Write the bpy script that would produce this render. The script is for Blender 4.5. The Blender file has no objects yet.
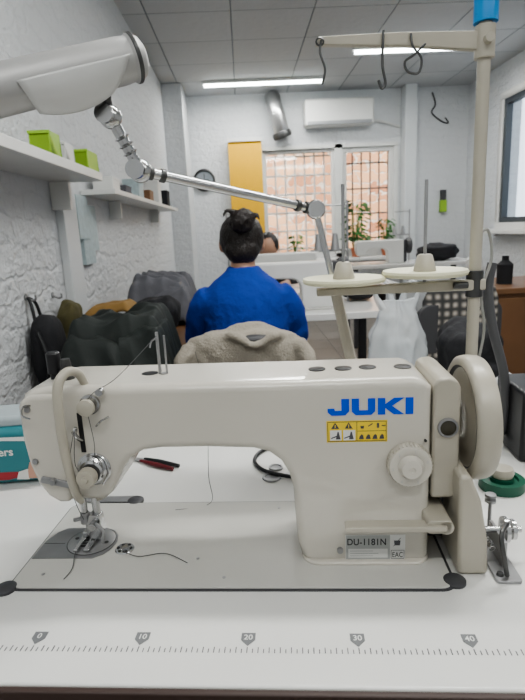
import bpy, math, random, bmesh
import numpy as np
from mathutils import Vector, Matrix, noise
rd=math.radians
random.seed(4)
COL=bpy.context.scene.collection
try: bpy.context.scene.view_settings.look='AgX - Medium High Contrast'
except Exception: pass
# ---------------------------------------------------------------- materials
def mat(name,col,rough=.5,metal=0,var=.06,vs=8,bump=0,bs=60,trans=0,emit=None,es=0,coat=0,alpha=1):
    m=bpy.data.materials.new(name); m.use_nodes=True; nt=m.node_tree; b=nt.nodes['Principled BSDF']
    tc=nt.nodes.new('ShaderNodeTexCoord'); n=nt.nodes.new('ShaderNodeTexNoise'); n.inputs['Scale'].default_value=vs; n.inputs['Detail'].default_value=4
    nt.links.new(tc.outputs['Object'],n.inputs['Vector'])
    mx=nt.nodes.new('ShaderNodeMix'); mx.data_type='RGBA'
    c=Vector(col[:3]); mx.inputs[6].default_value=(*(c*(1-var)),1); mx.inputs[7].default_value=(*[min(1,q*(1+var)) for q in c],1)
    nt.links.new(n.outputs['Fac'],mx.inputs[0]); nt.links.new(mx.outputs[2],b.inputs['Base Color'])
    b.inputs['Roughness'].default_value=rough; b.inputs['Metallic'].default_value=metal
    b.inputs['Coat Weight'].default_value=coat; b.inputs['Transmission Weight'].default_value=trans; b.inputs['Alpha'].default_value=alpha
    if emit: b.inputs['Emission Color'].default_value=(*emit,1); b.inputs['Emission Strength'].default_value=es
    if bump:
        n2=nt.nodes.new('ShaderNodeTexNoise'); n2.inputs['Scale'].default_value=bs; n2.inputs['Detail'].default_value=5
        nt.links.new(tc.outputs['Object'],n2.inputs['Vector'])
        bp=nt.nodes.new('ShaderNodeBump'); bp.inputs['Strength'].default_value=bump; bp.inputs['Distance'].default_value=.01
        nt.links.new(n2.outputs['Fac'],bp.inputs['Height']); nt.links.new(bp.outputs[0],b.inputs['Normal'])
    return m
def brickmat(name,c1,c2,mortar,bw,rh,axes,off=.5,ms=.012,bump=.4,rough=.8,nb=.3,ns=14,warp=0):
    m=bpy.data.materials.new(name); m.use_nodes=True; nt=m.node_tree; b=nt.nodes['Principled BSDF']
    tc=nt.nodes.new('ShaderNodeTexCoord'); sp=nt.nodes.new('ShaderNodeSeparateXYZ'); cb=nt.nodes.new('ShaderNodeCombineXYZ')
    if warp:
        wn=nt.nodes.new('ShaderNodeTexNoise'); wn.inputs['Scale'].default_value=7; nt.links.new(tc.outputs['Object'],wn.inputs['Vector'])
        vm=nt.nodes.new('ShaderNodeVectorMath'); vm.operation='MULTIPLY_ADD'; vm.inputs[1].default_value=(warp,)*3
        nt.links.new(wn.outputs['Color'],vm.inputs[0]); nt.links.new(tc.outputs['Object'],vm.inputs[2]); nt.links.new(vm.outputs[0],sp.inputs[0])
    else: nt.links.new(tc.outputs['Object'],sp.inputs[0])
    nt.links.new(sp.outputs[axes[0]],cb.inputs[0]); nt.links.new(sp.outputs[axes[1]],cb.inputs[1])
    br=nt.nodes.new('ShaderNodeTexBrick'); br.offset=off; br.inputs['Scale'].default_value=1
    br.inputs['Color1'].default_value=(*c1,1); br.inputs['Color2'].default_value=(*c2,1); br.inputs['Mortar'].default_value=(*mortar,1)
    br.inputs['Mortar Size'].default_value=ms; br.inputs['Brick Width'].default_value=bw; br.inputs['Row Height'].default_value=rh; br.inputs['Mortar Smooth'].default_value=.8
    nt.links.new(cb.outputs[0],br.inputs['Vector']); nt.links.new(br.outputs['Color'],b.inputs['Base Color'])
    n=nt.nodes.new('ShaderNodeTexNoise'); n.inputs['Scale'].default_value=ns; n.inputs['Detail'].default_value=7; n.inputs['Roughness'].default_value=.6; nt.links.new(tc.outputs['Object'],n.inputs['Vector'])
    ma=nt.nodes.new('ShaderNodeMath'); ma.operation='MULTIPLY_ADD'; ma.inputs[1].default_value=-bump; nt.links.new(br.outputs['Fac'],ma.inputs[0])
    m2=nt.nodes.new('ShaderNodeMath'); m2.operation='MULTIPLY'; m2.inputs[1].default_value=nb; nt.links.new(n.outputs['Fac'],m2.inputs[0]); nt.links.new(m2.outputs[0],ma.inputs[2])
    bp=nt.nodes.new('ShaderNodeBump'); bp.inputs['Strength'].default_value=.8; bp.inputs['Distance'].default_value=.03
    nt.links.new(ma.outputs[0],bp.inputs['Height']); nt.links.new(bp.outputs[0],b.inputs['Normal'])
    b.inputs['Roughness'].default_value=rough
    return m
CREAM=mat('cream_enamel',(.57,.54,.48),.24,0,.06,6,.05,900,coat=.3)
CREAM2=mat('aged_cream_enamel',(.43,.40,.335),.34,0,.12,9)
BEDM=mat('bed_grey_enamel',(.52,.51,.48),.22,0,.06,12,.04,700,coat=.3)
CHROME=mat('chrome',(.52,.52,.52),.22,1,.05)
STEEL=mat('brushed_steel',(.36,.36,.365),.42,.75,.12,40)
PLATE=mat('plate_steel',(.27,.27,.275),.45,.6,.12,40)
DSTEEL=mat('dark_steel',(.10,.10,.10),.4,.8,.1)
BLACK=mat('black_plastic',(.015,.015,.017),.4,0,.1)
DGREY=mat('dark_grey_plastic',(.06,.06,.065),.5)
BLUEL=mat('blue_print',(.0,.075,.60),.4,0,.02)
YEL=mat('yellow_print',(.82,.60,.05),.5,0,.02)
WHITE=mat('white_laminate',(.69,.685,.665),.20,0,.03,3,coat=.15)
WPL=mat('white_plastic',(.68,.68,.66),.4)
WPAINT=mat('white_paint',(.60,.62,.63),.5,0,.04,4,.1,30)
EDGE=mat('brown_edge_band',(.05,.03,.025),.5)
INK=mat('grey_print',(.08,.08,.09),.6,0,.02)
LABG=mat('label_grey',(.40,.41,.40),.4,.1,.03)
LCREAM=mat('pale_cream_plastic',(.68,.66,.48),.45)
BLUEC=mat('blue_plastic',(.02,.25,.60),.35)
SILV=mat('silver_paint',(.42,.415,.41),.48,.4,.05,5)
SHADEW=mat('shade_white',(.58,.58,.57),.4,.1,.04)
LIME=mat('lime_plastic',(.28,.48,.04),.4)
GREEN=mat('green_plastic',(.015,.10,.06),.4)
TEAL=mat('teal_print',(.03,.19,.22),.35)
RED=mat('red_print',(.35,.03,.04),.4)
SKIN=mat('skin',(.50,.29,.20),.5,0,.05)
HAIR=mat('dark_hair',(.014,.009,.008),.38,0,.4,60,.6,150)
BLUEK=mat('blue_knit',(.004,.04,.30),.85,0,.12,10,.3,80)
DARKC=mat('dark_cloth',(.017,.017,.02),.85,0,.2,10,.4,40)
OLIVE=mat('olive_cloth',(.085,.075,.03),.85,0,.2,10,.4,40)
DGREEN=mat('dark_green_black_cloth',(.016,.021,.019),.75,0,.3,5,.3,25)
GREYC=mat('grey_cloth',(.12,.12,.135),.85,0,.3,10,.4,30)
MUST=mat('mustard_cloth',(.22,.13,.04),.85,0,.1)
BEIGE=mat('beige_fleece',(.38,.345,.29),.95,0,.15,16,.5,140)
WOOD=mat('brown_wood',(.17,.085,.04),.5,0,.25,5)
SILVD=mat('silver_foil',(.45,.45,.45),.28,.9,.1,20,.3,40)
CURT=mat('yellow_fabric_blind',(.75,.43,.025),.7,0,.06)
LEAF=mat('leaf_green',(.04,.15,.03),.5,0,.3)
TERR=mat('terracotta',(.35,.12,.06),.7)
PAPER=mat('paper',(.40,.48,.50),.6,0,.3,40)
THREADM=mat('grey_thread',(.10,.10,.10),.7)
TUBEM=mat('fluorescent_tube',(1,1,1),.5,emit=(.93,1,.98),es=14)
CLOCKF=mat('clock_face',(.25,.28,.30),.4)
DFRAME=mat('dark_window_frame',(.06,.07,.08),.4)
FLOORM=brickmat('floor_tiles',(.20,.18,.16),(.17,.15,.13),(.09,.09,.09),.4,.4,(0,1),0,.004,.2,.5,.05)
CEILM=brickmat('ceiling_tiles',(.50,.51,.52),(.46,.47,.48),(.20,.22,.24),.6,.6,(0,1),0,.007,.5,.8,.25)
WALLX=brickmat('painted_brick_wall',(.67,.685,.70),(.655,.67,.685),(.635,.65,.665),.27,.09,(1,2),.5,.012,.12,.6,1.1,24,.12)
WALLY=brickmat('painted_plaster_wall_back',(.66,.675,.69),(.65,.665,.68),(.64,.655,.67),.27,.09,(0,2),.5,.012,.06,.6,.8,20,.12)
EXTB=brickmat('orange_brick',(.80,.46,.24),(.46,.19,.09),(.66,.58,.48),.38,.16,(0,2),.5,.018,.4,.8,.3,14,.25)
def plaid():
    m=bpy.data.materials.new('plaid_cloth'); m.use_nodes=True; nt=m.node_tree; b=nt.nodes['Principled BSDF']
    tc=nt.nodes.new('ShaderNodeTexCoord'); w1=nt.nodes.new('ShaderNodeTexWave'); w2=nt.nodes.new('ShaderNodeTexWave')
    w1.bands_direction='X'; w2.bands_direction='Z'
    for w in (w1,w2): w.inputs['Scale'].default_value=9; nt.links.new(tc.outputs['Object'],w.inputs['Vector'])
    mx=nt.nodes.new('ShaderNodeMath'); mx.operation='MULTIPLY'; nt.links.new(w1.outputs['Fac'],mx.inputs[0]); nt.links.new(w2.outputs['Fac'],mx.inputs[1])
    cr=nt.nodes.new('ShaderNodeValToRGB'); cr.color_ramp.elements[0].color=(.05,.05,.05,1); cr.color_ramp.elements[1].color=(.45,.41,.36,1)
    nt.links.new(mx.outputs[0],cr.inputs[0]); nt.links.new(cr.outputs[0],b.inputs['Base Color']); b.inputs['Roughness'].default_value=.9
    return m
PLAID=plaid()
def mixm(name,other,fac,col):
    m=bpy.data.materials.new(name); m.use_nodes=True; nt=m.node_tree; nt.nodes.clear()
    o=nt.nodes.new('ShaderNodeOutputMaterial'); t=nt.nodes.new('ShaderNodeBsdfTransparent'); g=nt.nodes.new(other)
    if other=='ShaderNodeBsdfPrincipled': g.inputs['Base Color'].default_value=col; g.inputs['Roughness'].default_value=.25
    else: g.inputs['Roughness'].default_value=.05
    mx=nt.nodes.new('ShaderNodeMixShader'); mx.inputs[0].default_value=fac
    nt.links.new(t.outputs[0],mx.inputs[1]); nt.links.new(g.outputs[0],mx.inputs[2]); nt.links.new(mx.outputs[0],o.inputs[0]); return m
GLASS=mixm('window_glass','ShaderNodeBsdfGlossy',.06,None)
BAGM=mixm('white_polythene','ShaderNodeBsdfPrincipled',.55,(.66,.69,.71,1))
# ---------------------------------------------------------------- geometry kit
class G:
    def __init__(s): s.v=[]; s.f=[]; s.m=[]; s.k=0
    def add(s,vs,fs):
        o=len(s.v); s.v+= [tuple(v) for v in vs]; s.f+=[tuple(i+o for i in f) for f in fs]; s.m+=[s.k]*len(fs); return s
    def box(s,a,b,M=None):
        vs=[Vector((x,y,z)) for x in (a[0],b[0]) for y in (a[1],b[1]) for z in (a[2],b[2])]
        if M: vs=[M@v for v in vs]
        return s.add(vs,[(0,1,3,2),(4,6,7,5),(0,4,5,1),(2,3,7,6),(0,2,6,4),(1,5,7,3)])
    def cyl(s,p0,p1,r0,r1=None,n=24,cap=True):
        r1=r0 if r1 is None else r1; p0=Vector(p0); p1=Vector(p1); d=(p1-p0).normalized()
        u=d.orthogonal().normalized(); w=d.cross(u); vs=[]
        for p,r in ((p0,r0),(p1,r1)):
            for i in range(n):
                a=2*math.pi*i/n; vs.append(p+(u*math.cos(a)+w*math.sin(a))*r)
        fs=[(i,(i+1)%n,n+(i+1)%n,n+i) for i in range(n)]
        if cap: fs+=[tuple(range(n))[::-1],tuple(range(n,2*n))]
        return s.add(vs,fs)
    def lathe(s,prof,o,ax,n=32):
        o=Vector(o); d=Vector(ax).normalized(); u=d.orthogonal().normalized(); w=d.cross(u); vs=[]
        for r,h in prof:
            for i in range(n):
                a=2*math.pi*i/n; vs.append(o+d*h+(u*math.cos(a)+w*math.sin(a))*max(r,1e-5))
        fs=[]
        for j in range(len(prof)-1):
            for i in range(n): fs.append((j*n+i,j*n+(i+1)%n,(j+1)*n+(i+1)%n,(j+1)*n+i))
        return s.add(vs,fs)
    def tube(s,pts,r,n=8,sub=6,smooth=True):
        P=[Vector(p) for p in pts]; R=r if isinstance(r,(list,tuple)) else [r]*len(P)
        if smooth and len(P)>2:
            Q=[];RR=[]
            for i in range(len(P)-1):
                a=P[max(i-1,0)];b=P[i];c=P[i+1];d=P[min(i+2,len(P)-1)]
                for k in range(sub):
                    t=k/sub; Q.append(.5*((2*b)+(c-a)*t+(2*a-5*b+4*c-d)*t*t+(3*b-a-3*c+d)*t**3)); RR.append(R[i]*(1-t)+R[i+1]*t)
            Q.append(P[-1]);RR.append(R[-1]); P=Q;R=RR
        vs=[];u=None
        for i,p in enumerate(P):
            d=(P[min(i+1,len(P)-1)]-P[max(i-1,0)]).normalized()
            if u is None: u=d.orthogonal().normalized()
            u=(u-d*u.dot(d)).normalized(); w=d.cross(u)
            for k in range(n):
                a=2*math.pi*k/n; vs.append(p+(u*math.cos(a)+w*math.sin(a))*R[i])
        fs=[(i*n+k,i*n+(k+1)%n,(i+1)*n+(k+1)%n,(i+1)*n+k) for i in range(len(P)-1) for k in range(n)]
        fs+=[tuple(range(n))[::-1],tuple(range((len(P)-1)*n,len(P)*n))]
        return s.add(vs,fs)
    def ext(s,out,y0,y1,ax='y'):
        f={'y':lambda a,b,t:(a,t,b),'z':lambda a,b,t:(a,b,t),'x':lambda a,b,t:(t,a,b)}[ax]
        n=len(out); vs=[f(a,b,y0) for a,b in out]+[f(a,b,y1) for a,b in out]
        return s.add(vs,[(i,(i+1)%n,n+(i+1)%n,n+i) for i in range(n)]+[tuple(range(n))[::-1],tuple(range(n,2*n))])
    def flat(s,out,t,ax='y'):
        f={'y':lambda a,b:(a,t,b),'z':lambda a,b:(a,b,t),'x':lambda a,b:(t,a,b)}[ax]
        return s.add([f(a,b) for a,b in out],[tuple(range(len(out)))])
    def ell(s,c,r,n=24,m=16,e=1.0,nz=0,ns=6,seed=0,M=None):
        vs=[];fs=[]
        sg=lambda q,e: math.copysign(abs(q)**e,q)
        for j in range(m+1):
            ph=-math.pi/2+math.pi*j/m
            for i in range(n):
                th=2*math.pi*i/n
                v=Vector((sg(math.cos(ph),e)*sg(math.cos(th),e),sg(math.cos(ph),e)*sg(math.sin(th),e),sg(math.sin(ph),e)))
                p=Vector((v.x*r[0],v.y*r[1],v.z*r[2]))
                if nz:
                    q=noise.fractal((p+Vector((seed,seed*2,0)))*ns,1,2,4); q2=abs(noise.noise((p+Vector((seed,0,seed)))*ns*1.7))
                    p=p*(1+nz*(q-1.0*q2))
                if M: p=M@p
                vs.append(p+Vector(c))
        for j in range(m):
            for i in range(n): fs.append((j*n+i,j*n+(i+1)%n,(j+1)*n+(i+1)%n,(j+1)*n+i))
        return s.add(vs,fs)
    def loft(s,rings,n=20):
        vs=[]
        for c,rx,ry in rings:
            for i in range(n):
                a=2*math.pi*i/n; vs.append(Vector(c)+Vector((rx*math.cos(a),ry*math.sin(a),0)))
        fs=[(j*n+i,j*n+(i+1)%n,(j+1)*n+(i+1)%n,(j+1)*n+i) for j in range(len(rings)-1) for i in range(n)]
        fs+=[tuple(range(n))[::-1],tuple(range((len(rings)-1)*n,len(rings)*n))]
        return s.add(vs,fs)
    def make(s,name,mats,parent=None,bevel=0,seg=3,smooth=True,ang=38,frame=None,remesh=0,sm=0,disp=0,ds=.06,label=None,cat=None,kind=None,group=None):
        me=bpy.data.meshes.new(name); me.from_pydata(s.v,[],s.f)
        if not isinstance(mats,(list,tuple)): mats=[mats]
        for m_ in mats: me.materials.append(m_)
        me.polygons.foreach_set('material_index',s.m); me.update()
        bm=bmesh.new(); bm.from_mesh(me); bmesh.ops.remove_doubles(bm,verts=bm.verts,dist=1e-6); bmesh.ops.recalc_face_normals(bm,faces=bm.faces); bm.to_mesh(me); bm.free()
        if smooth:
            me.polygons.foreach_set('use_smooth',[True]*len(me.polygons))
            if not bevel and not remesh: me.set_sharp_from_angle(angle=rd(ang))
        ob=bpy.data.objects.new(name,me); COL.objects.link(ob)
        if bevel:
            b=ob.modifiers.new('bevel','BEVEL'); b.width=bevel; b.segments=seg; b.limit_method='ANGLE'; b.angle_limit=rd(40); b.harden_normals=True
        if remesh:
            r=ob.modifiers.new('remesh','REMESH'); r.mode='VOXEL'; r.voxel_size=remesh; r.use_smooth_shade=True
            if sm: q=ob.modifiers.new('smooth','SMOOTH'); q.factor=.5; q.iterations=sm
        if disp:
            tx=bpy.data.textures.new(name+'_folds','CLOUDS'); tx.noise_scale=ds; tx.noise_depth=2
            q=ob.modifiers.new('folds','DISPLACE'); q.texture=tx; q.strength=disp; q.mid_level=.5; q.texture_coords='LOCAL'
        if parent: ob.parent=parent
        if frame is not None: ob.matrix_world=frame
        if label: ob['label']=label
        if cat: ob['category']=cat
        if kind: ob['kind']=kind
        if group: ob['group']=group
        return ob
def thing(name,label,cat,M=Matrix(),group=None):
    e=bpy.data.objects.new(name,None); COL.objects.link(e); e.empty_display_size=.05; e.matrix_world=M
    e['label']=label; e['category']=cat
    if group: e['group']=group
    return e
def T(x,y,z,rz=0): return Matrix.Translation((x,y,z))@Matrix.Rotation(rd(rz),4,'Z')
def textmesh(body,size,mt,parent,x,z,y,name,sx=1,bold=0,plane='y',align='LEFT',sp=1):
    c=bpy.data.curves.new(name,'FONT'); c.body=body; c.size=size; c.offset=bold; c.align_x=align; c.space_character=sp
    o=bpy.data.objects.new(name+'_tmp',c); COL.objects.link(o)
    bpy.context.view_layer.update()
    me=bpy.data.meshes.new_from_object(o.evaluated_get(bpy.context.evaluated_depsgraph_get()))
    bpy.data.objects.remove(o)
    for v in me.vertices:
        a,b=v.co.x*sx,v.co.y
        v.co=(x+a,y,z+b) if plane=='y' else (x+a,y+b,z)
    me.materials.clear(); me.materials.append(mt); me.name=name
    ob=bpy.data.objects.new(name,me); COL.objects.link(ob); ob.parent=parent
    return ob
TZ=.76
RZ=Matrix.Rotation(rd(-5.7),4,'Z')
BX,BY=-.3251,.4787
TF=RZ@Matrix.Translation((BX,BY,TZ))       # bed corner frame, on the table top
def rrect(x0,y0,x1,y1,r,n=6):
    o=[]
    for cx,cy,a in ((x1-r,y0+r,-90),(x1-r,y1-r,0),(x0+r,y1-r,90),(x0+r,y0+r,180)):
        for i in range(n+1):
            t=rd(a+90*i/n); o.append((cx+r*math.cos(t),cy+r*math.sin(t)))
    return o
# ================================================================= SEWING TABLE
tab=thing('sewing_table','white laminate sewing table with a printed ruler along its front edge','table',TF)
G().box((-.36,-.120,-.032),(.90,.60,0)).make('tabletop',WHITE,tab,.003)
G().box((-.362,-.127,-.034),(.902,-.1205,-.001)).make('edge_band',EDGE,tab,.002,label='dark brown front edge band')
g=G()
for i in range(-14,130):
    x=.0687+i*.005; h=.0065 if i%2==0 else .0045
    g.box((x-.0004,-.0845,0.0002),(x+.0004,-.0845+h,.0005))
g.make('ruler_scale',INK,tab,smooth=False,label='row of fine grey ruler ticks')
BADGE=mat('badge_grey',(.16,.165,.17),.6,0,.02)
for k in range(0,7):
    x=.0687+.1*k
    g=G(); g.ext([(x-.0065,-.061),(x-.0065,-.0695),(x,-.0765),(x+.0065,-.0695),(x+.0065,-.061)],.0003,.0006,'z')
    g.make('ruler_badge',BADGE,tab,smooth=False,label='grey pentagon badge with a centimetre number')
    textmesh(str(k*10),.0085,WPL,tab,x,.0008,-.0693,'ruler_number',align='CENTER',plane='z',bold=.0001)
for x,y in ((-.31,-.07),(.85,-.07),(-.31,.55),(.85,.55)):
    G().box((x-.02,y-.02,-TZ),(x+.02,y+.02,-.032)).make('leg',DGREY,tab,.003)
g=G(); g.lathe([(0,.001),(.010,.0015),(.0105,.003),(.014,.003),(.0145,.0005)],(.276,.252,0),(0,0,1)); g.make('cable_grommet',STEEL,tab,label='round metal cable hole cover')
g=G(); g.lathe([(0,.001),(.008,.0015),(.0085,.003),(.011,.003),(.0115,.0005)],(.281,.285,0),(0,0,1)); g.make('cable_grommet',STEEL,tab,label='round metal cable hole cover')
# ================================================================= SEWING MACHINE
sm=thing('sewing_machine','cream industrial lockstitch sewing machine with blue lettering, on white table','sewing machine',TF)
arm=[(.052,.080),(.040,.088),(.030,.104),(.024,.128),(.021,.155),(.021,.195),(.025,.206),(.035,.212),(.055,.214),(.30,.213),(.440,.213),(.453,.210),(.459,.202),(.459,.0),
 (.326,.0),(.320,.008),(.316,.025),(.314,.06),(.313,.09),(.309,.108),(.301,.123),(.289,.133),(.272,.138),(.22,.1405),(.17,.1405),(.150,.138),(.136,.130),(.126,.118),(.119,.103),(.110,.088),(.100,.080)]
G().ext(arm,.043,.140).make('machine_arm',CREAM,sm,.014,5)
g=G(); g.ext(rrect(.320,.036,.461,.146,.02),.002,.0065,'z'); g.make('column_base',CREAM,sm,.002)
g=G(); g.ext(rrect(-.002,-.003,.479,.181,.016),.0002,.0012,'z'); g.make('bed_gap',DGREY,sm,smooth=False,label='dark seam around the bed')
g=G(); g.ext(rrect(0,0,.476,.178,.014),.0004,.0030,'z'); g.make('machine_bed',BEDM,sm,.001,2)
for (x,y) in ((-.002,.0),(.478,.012),(.086,.186)):
    g=G(); g.lathe([(0,.0046),(.009,.0046),(.0115,.003),(.0115,.0)],(x,y,0),(0,0,1),20); g.make('hinge_pad',DGREY,sm,label='dark rubber corner pad')
g=G(); g.ext([(.085,.181),(.096,.190),(.086,.199),(.02,.198),(.000,.192),(.004,.184)],.0005,.003,'z'); g.make('hinge_bracket',PLATE,sm,.001)
g=G(); g.ext([(.002,.050),(.075,.050),(.086,.058),(.092,.070),(.094,.084),(.091,.097),(.083,.108),(.070,.114),(.020,.114),(.010,.104),(.003,.085)],.0031,.0042,'z'); g.make('slide_plate',PLATE,sm,.0004,1,label='brushed steel half-round slide plate')
g=G(); g.box((.004,.079,.0042),(.030,.0798,.00432)); g.make('plate_seam',BLACK,sm,smooth=False)
g=G(); g.lathe([(0,.0052),(.0275,.0052),(.0285,.0046)],(.062,.084,0),(0,0,1),36); npo=g.make('needle_plate',STEEL,sm,label='round steel needle plate')
g=G(); g.lathe([(.0285,.0047),(.0295,.0044),(.0295,.0041)],(.062,.084,0),(0,0,1),36); g.make('plate_rim',DSTEEL,npo)
g=G()
for i in range(4): g.box((.050,.070+i*.006,.0053),(.068,.0725+i*.006,.0064))
g.make('feed_dog',DSTEEL,sm,smooth=False)
for a,b in ((.042,.088),(.082,.080)): G().cyl((a,b,.0052),(a,b,.0056),.0025,n=14).make('plate_screw',DSTEEL,sm)
g=G(); g.lathe([(0,.0036),(.0045,.0036),(.006,.0045),(.0105,.0045),(.0115,.0031)],(.108,.069,0),(0,0,1),28)
gg=g.make('oil_gauge',CHROME,sm,label='small round metal gauge in the bed')
for a in range(0,360,60): G().cyl((.108+.0078*math.cos(rd(a)),.069+.0078*math.sin(rd(a)),.0046),(.108+.0078*math.cos(rd(a)),.069+.0078*math.sin(rd(a)),.0049),.0018,n=8).make('gauge_hole',BLACK,gg)
for (x,y) in ((.20,.05),(.235,.016),(.03,.022),(.29,.16)): G().cyl((x,y,.003),(x,y,.0034),.0020,n=12).make('bed_screw',STEEL,sm)
# face plate + guard
g=G(); g.ext([(.052,.081),(.040,.089),(.030,.105),(.0235,.128),(.0205,.155),(.0205,.194),(.025,.203),(.036,.207),(.066,.207),(.066,.081)],.0385,.075); g.make('face_plate',CREAM,sm,.006,4)
g=G(); g.tube([(.077,.040,.082),(.077,.028,.102),(.075,.022,.145),(.074,.022,.19),(.075,.026,.220),(.081,.036,.232),(.088,.048,.228),(.091,.056,.213)],[.0035,.0048,.0052,.0052,.0052,.0052,.0048,.0045],12); g.make('take_up_guard',CREAM2,sm,label='slim bowed cream guard over the take-up slot')
g=G(); g.box((.0835,.0420,.140),(.0885,.0445,.185)); g.make('take_up_slot',BLACK,sm,smooth=False)
g=G(); g.tube([(.086,.050,.150),(.085,.036,.158),(.082,.031,.168)],.0022,8); g.lathe([(.0015,-.001),(.0035,-.001),(.0035,.001),(.0015,.001)],(.086,.029,.171),(1,0,0),12); g.make('take_up_lever',CHROME,sm)
g=G(); g.lathe([(0,.034),(.006,.034),(.0078,.032),(.0078,.010),(.0055,.008),(.0055,0)],(.045,.085,.210),(0,0,1)); g.make('pressure_screw',BLACK,sm,label='black pressure regulating knob')
g=G(); g.lathe([(0,.024),(.005,.024),(.006,.018),(.006,.012),(.0085,.011),(.0085,0)],(.062,.078,.213),(0,0,1)); g.make('tension_nut',DSTEEL,sm)
t=(.096,.043,.121)
g=G(); g.lathe([(.018,0),(.019,.003),(.016,.005),(.0165,.0065),(.013,.010),(.0135,.012),(.010,.014)],t,(0,-1,0),30)
tdo=g.make('tension_dial',CHROME,sm,label='chrome thread tension discs')
g=G(); g.lathe([(.0085,.013),(.0085,.018),(.0105,.019),(.0105,.027),(.0095,.029),(.004,.029),(.003,.031),(0,.031)],t,(0,-1,0),18); g.make('tension_knob',CREAM2,tdo)
g=G(); g.lathe([(.011,.0135),(.0108,.0175),(.0088,.0178)],t,(0,-1,0),24); g.make('tension_spring',DSTEEL,tdo)
g=G(); g.tube([(.096,.036,.140),(.112,.030,.138),(.116,.028,.123),(.110,.026,.110)],.0013,6); g.make('check_spring',CHROME,tdo)
g=G(); g.lathe([(.011,0),(.011,.004),(.006,.005),(.0065,.010)],(.100,.043,.195),(0,-1,0),24); pd=g.make('pretension_dial',CHROME,sm,label='small chrome pretension stud')
g=G(); g.lathe([(.0065,.009),(.009,.0105),(.009,.016),(.005,.018),(0,.018)],(.100,.043,.195),(0,-1,0),24); g.make('pretension_knob',CREAM2,pd)
G().cyl((.113,.043,.209),(.113,.036,.209),.004,n=14).make('thread_eyelet',CHROME,sm)
g=G(); g.tube([(.118,.043,.18),(.112,.034,.178),(.106,.036,.172)],.0012,6); g.make('thread_hook',CHROME,sm)
g=G(); g.ext([(.034,.108),(.068,.100),(.070,.107),(.038,.115)],.0355,.0385); g.cyl((.050,.040,.109),(.050,.032,.109),.0035,n=12); g.make('face_thread_guide',STEEL,sm,.0006,2)
g=G(); g.tube([(.036,.040,.196),(.030,.033,.196),(.030,.030,.188),(.038,.030,.184)],.0012,6); g.make('face_thread_guide',CHROME,sm)
for z in (.132,.192): G().lathe([(0,.0025),(.003,.0025),(.0035,.001),(.0035,0)],(.032,.0385,z),(0,-1,0),14).make('face_screw',STEEL,sm)
# needle group
nx,ny=.058,.084
G().cyl((nx,ny,.035),(nx,ny,.085),.0040,n=18).make('needle_bar',CHROME,sm)
g=G(); g.lathe([(0,0),(.0062,0),(.0062,.012),(.0045,.014)],(nx,ny,.030),(0,0,1),18); g.cyl((nx,ny,.036),(nx-.013,ny-.005,.036),.0025,n=10); g.make('needle_clamp',STEEL,sm)
g=G(); g.cyl((nx,ny,.006),(nx,ny,.030),.0009,.0012,n=10); g.make('needle',CHROME,sm)
G().cyl((nx+.013,ny+.004,.030),(nx+.013,ny+.004,.085),.0048,n=18).make('presser_bar',CHROME,sm)
g=G(); g.ext([(nx+.004,.010),(nx+.017,.010),(nx+.021,.020),(nx+.019,.040),(nx+.006,.042),(nx+.001,.026)],ny-.005,ny+.009)
g.cyl((nx+.012,ny-.005,.030),(nx+.012,ny-.014,.030),.0050,n=12)
g.box((nx-.009,ny-.026,.0066),(nx-.003,ny+.012,.0092)); g.box((nx+.003,ny-.026,.0066),(nx+.011,ny+.012,.0092)); g.box((nx-.009,ny+.004,.0066),(nx+.014,ny+.012,.013))
g.make('presser_foot',CHROME,sm,.001,2)
g=G(); g.tube([(nx+.016,ny-.010,.034),(nx+.026,ny-.014,.026),(nx+.024,ny-.016,.012)],.0018,8); g.make('foot_guide',STEEL,sm)
G().cyl((.074,.092,.085),(.074,.092,.058),.0075,n=16).make('bar_bushing',CREAM2,sm)
G().cyl((.058,.084,.085),(.058,.084,.068),.0085,n=16).make('bar_bushing',CREAM2,sm)
g=G(); g.tube([(.062,.095,.078),(.05,.12,.07),(.046,.145,.05),(.052,.15,.035)],.003,8); g.make('presser_lifter',CHROME,sm)
for x,y in ((.153,.092),(.343,.09),(.372,.09),(.399,.092),(.437,.09)):
    g=G(); g.lathe([(0,.0014),(.007,.0014),(.0095,.0008),(.0095,0)],(x,y,.2130),(0,0,1),24); g.make('oil_plug',BLACK,sm,label='black round oil plug')
g=G(); g.cyl((.166,.088,.212),(.166,.088,.262),.0018,n=10); g.cyl((.174,.088,.212),(.174,.088,.258),.0012,n=8); g.lathe([(.004,0),(.004,.003),(0,.004)],(.170,.088,.212),(0,0,1),16); g.tube([(.166,.088,.255),(.160,.086,.252),(.158,.084,.245)],.001,6); g.make('thread_post',STEEL,sm)
# belt cover
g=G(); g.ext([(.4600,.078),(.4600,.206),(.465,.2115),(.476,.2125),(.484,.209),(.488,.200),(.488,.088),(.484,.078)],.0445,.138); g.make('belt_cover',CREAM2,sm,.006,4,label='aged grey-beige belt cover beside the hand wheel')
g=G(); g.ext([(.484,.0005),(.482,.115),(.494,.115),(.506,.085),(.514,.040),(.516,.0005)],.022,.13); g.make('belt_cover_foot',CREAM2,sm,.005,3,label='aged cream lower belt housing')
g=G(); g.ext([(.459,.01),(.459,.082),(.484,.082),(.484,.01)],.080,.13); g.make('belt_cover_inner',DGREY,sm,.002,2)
g=G(); g.lathe([(.0082,.0026),(.0100,.0026),(.0108,.0015),(.0108,0)],(.475,.0445,.159),(0,-1,0),26); ip=g.make('inspection_port',STEEL,sm,label='small round oil window with a metal rim')
g=G(); g.lathe([(0,.0012),(.0084,.0010)],(.475,.0445,.159),(0,-1,0),24); g.make('port_glass',mat('oil_glass',(.05,.045,.03),.15,0,.1,coat=.5),ip)
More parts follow.
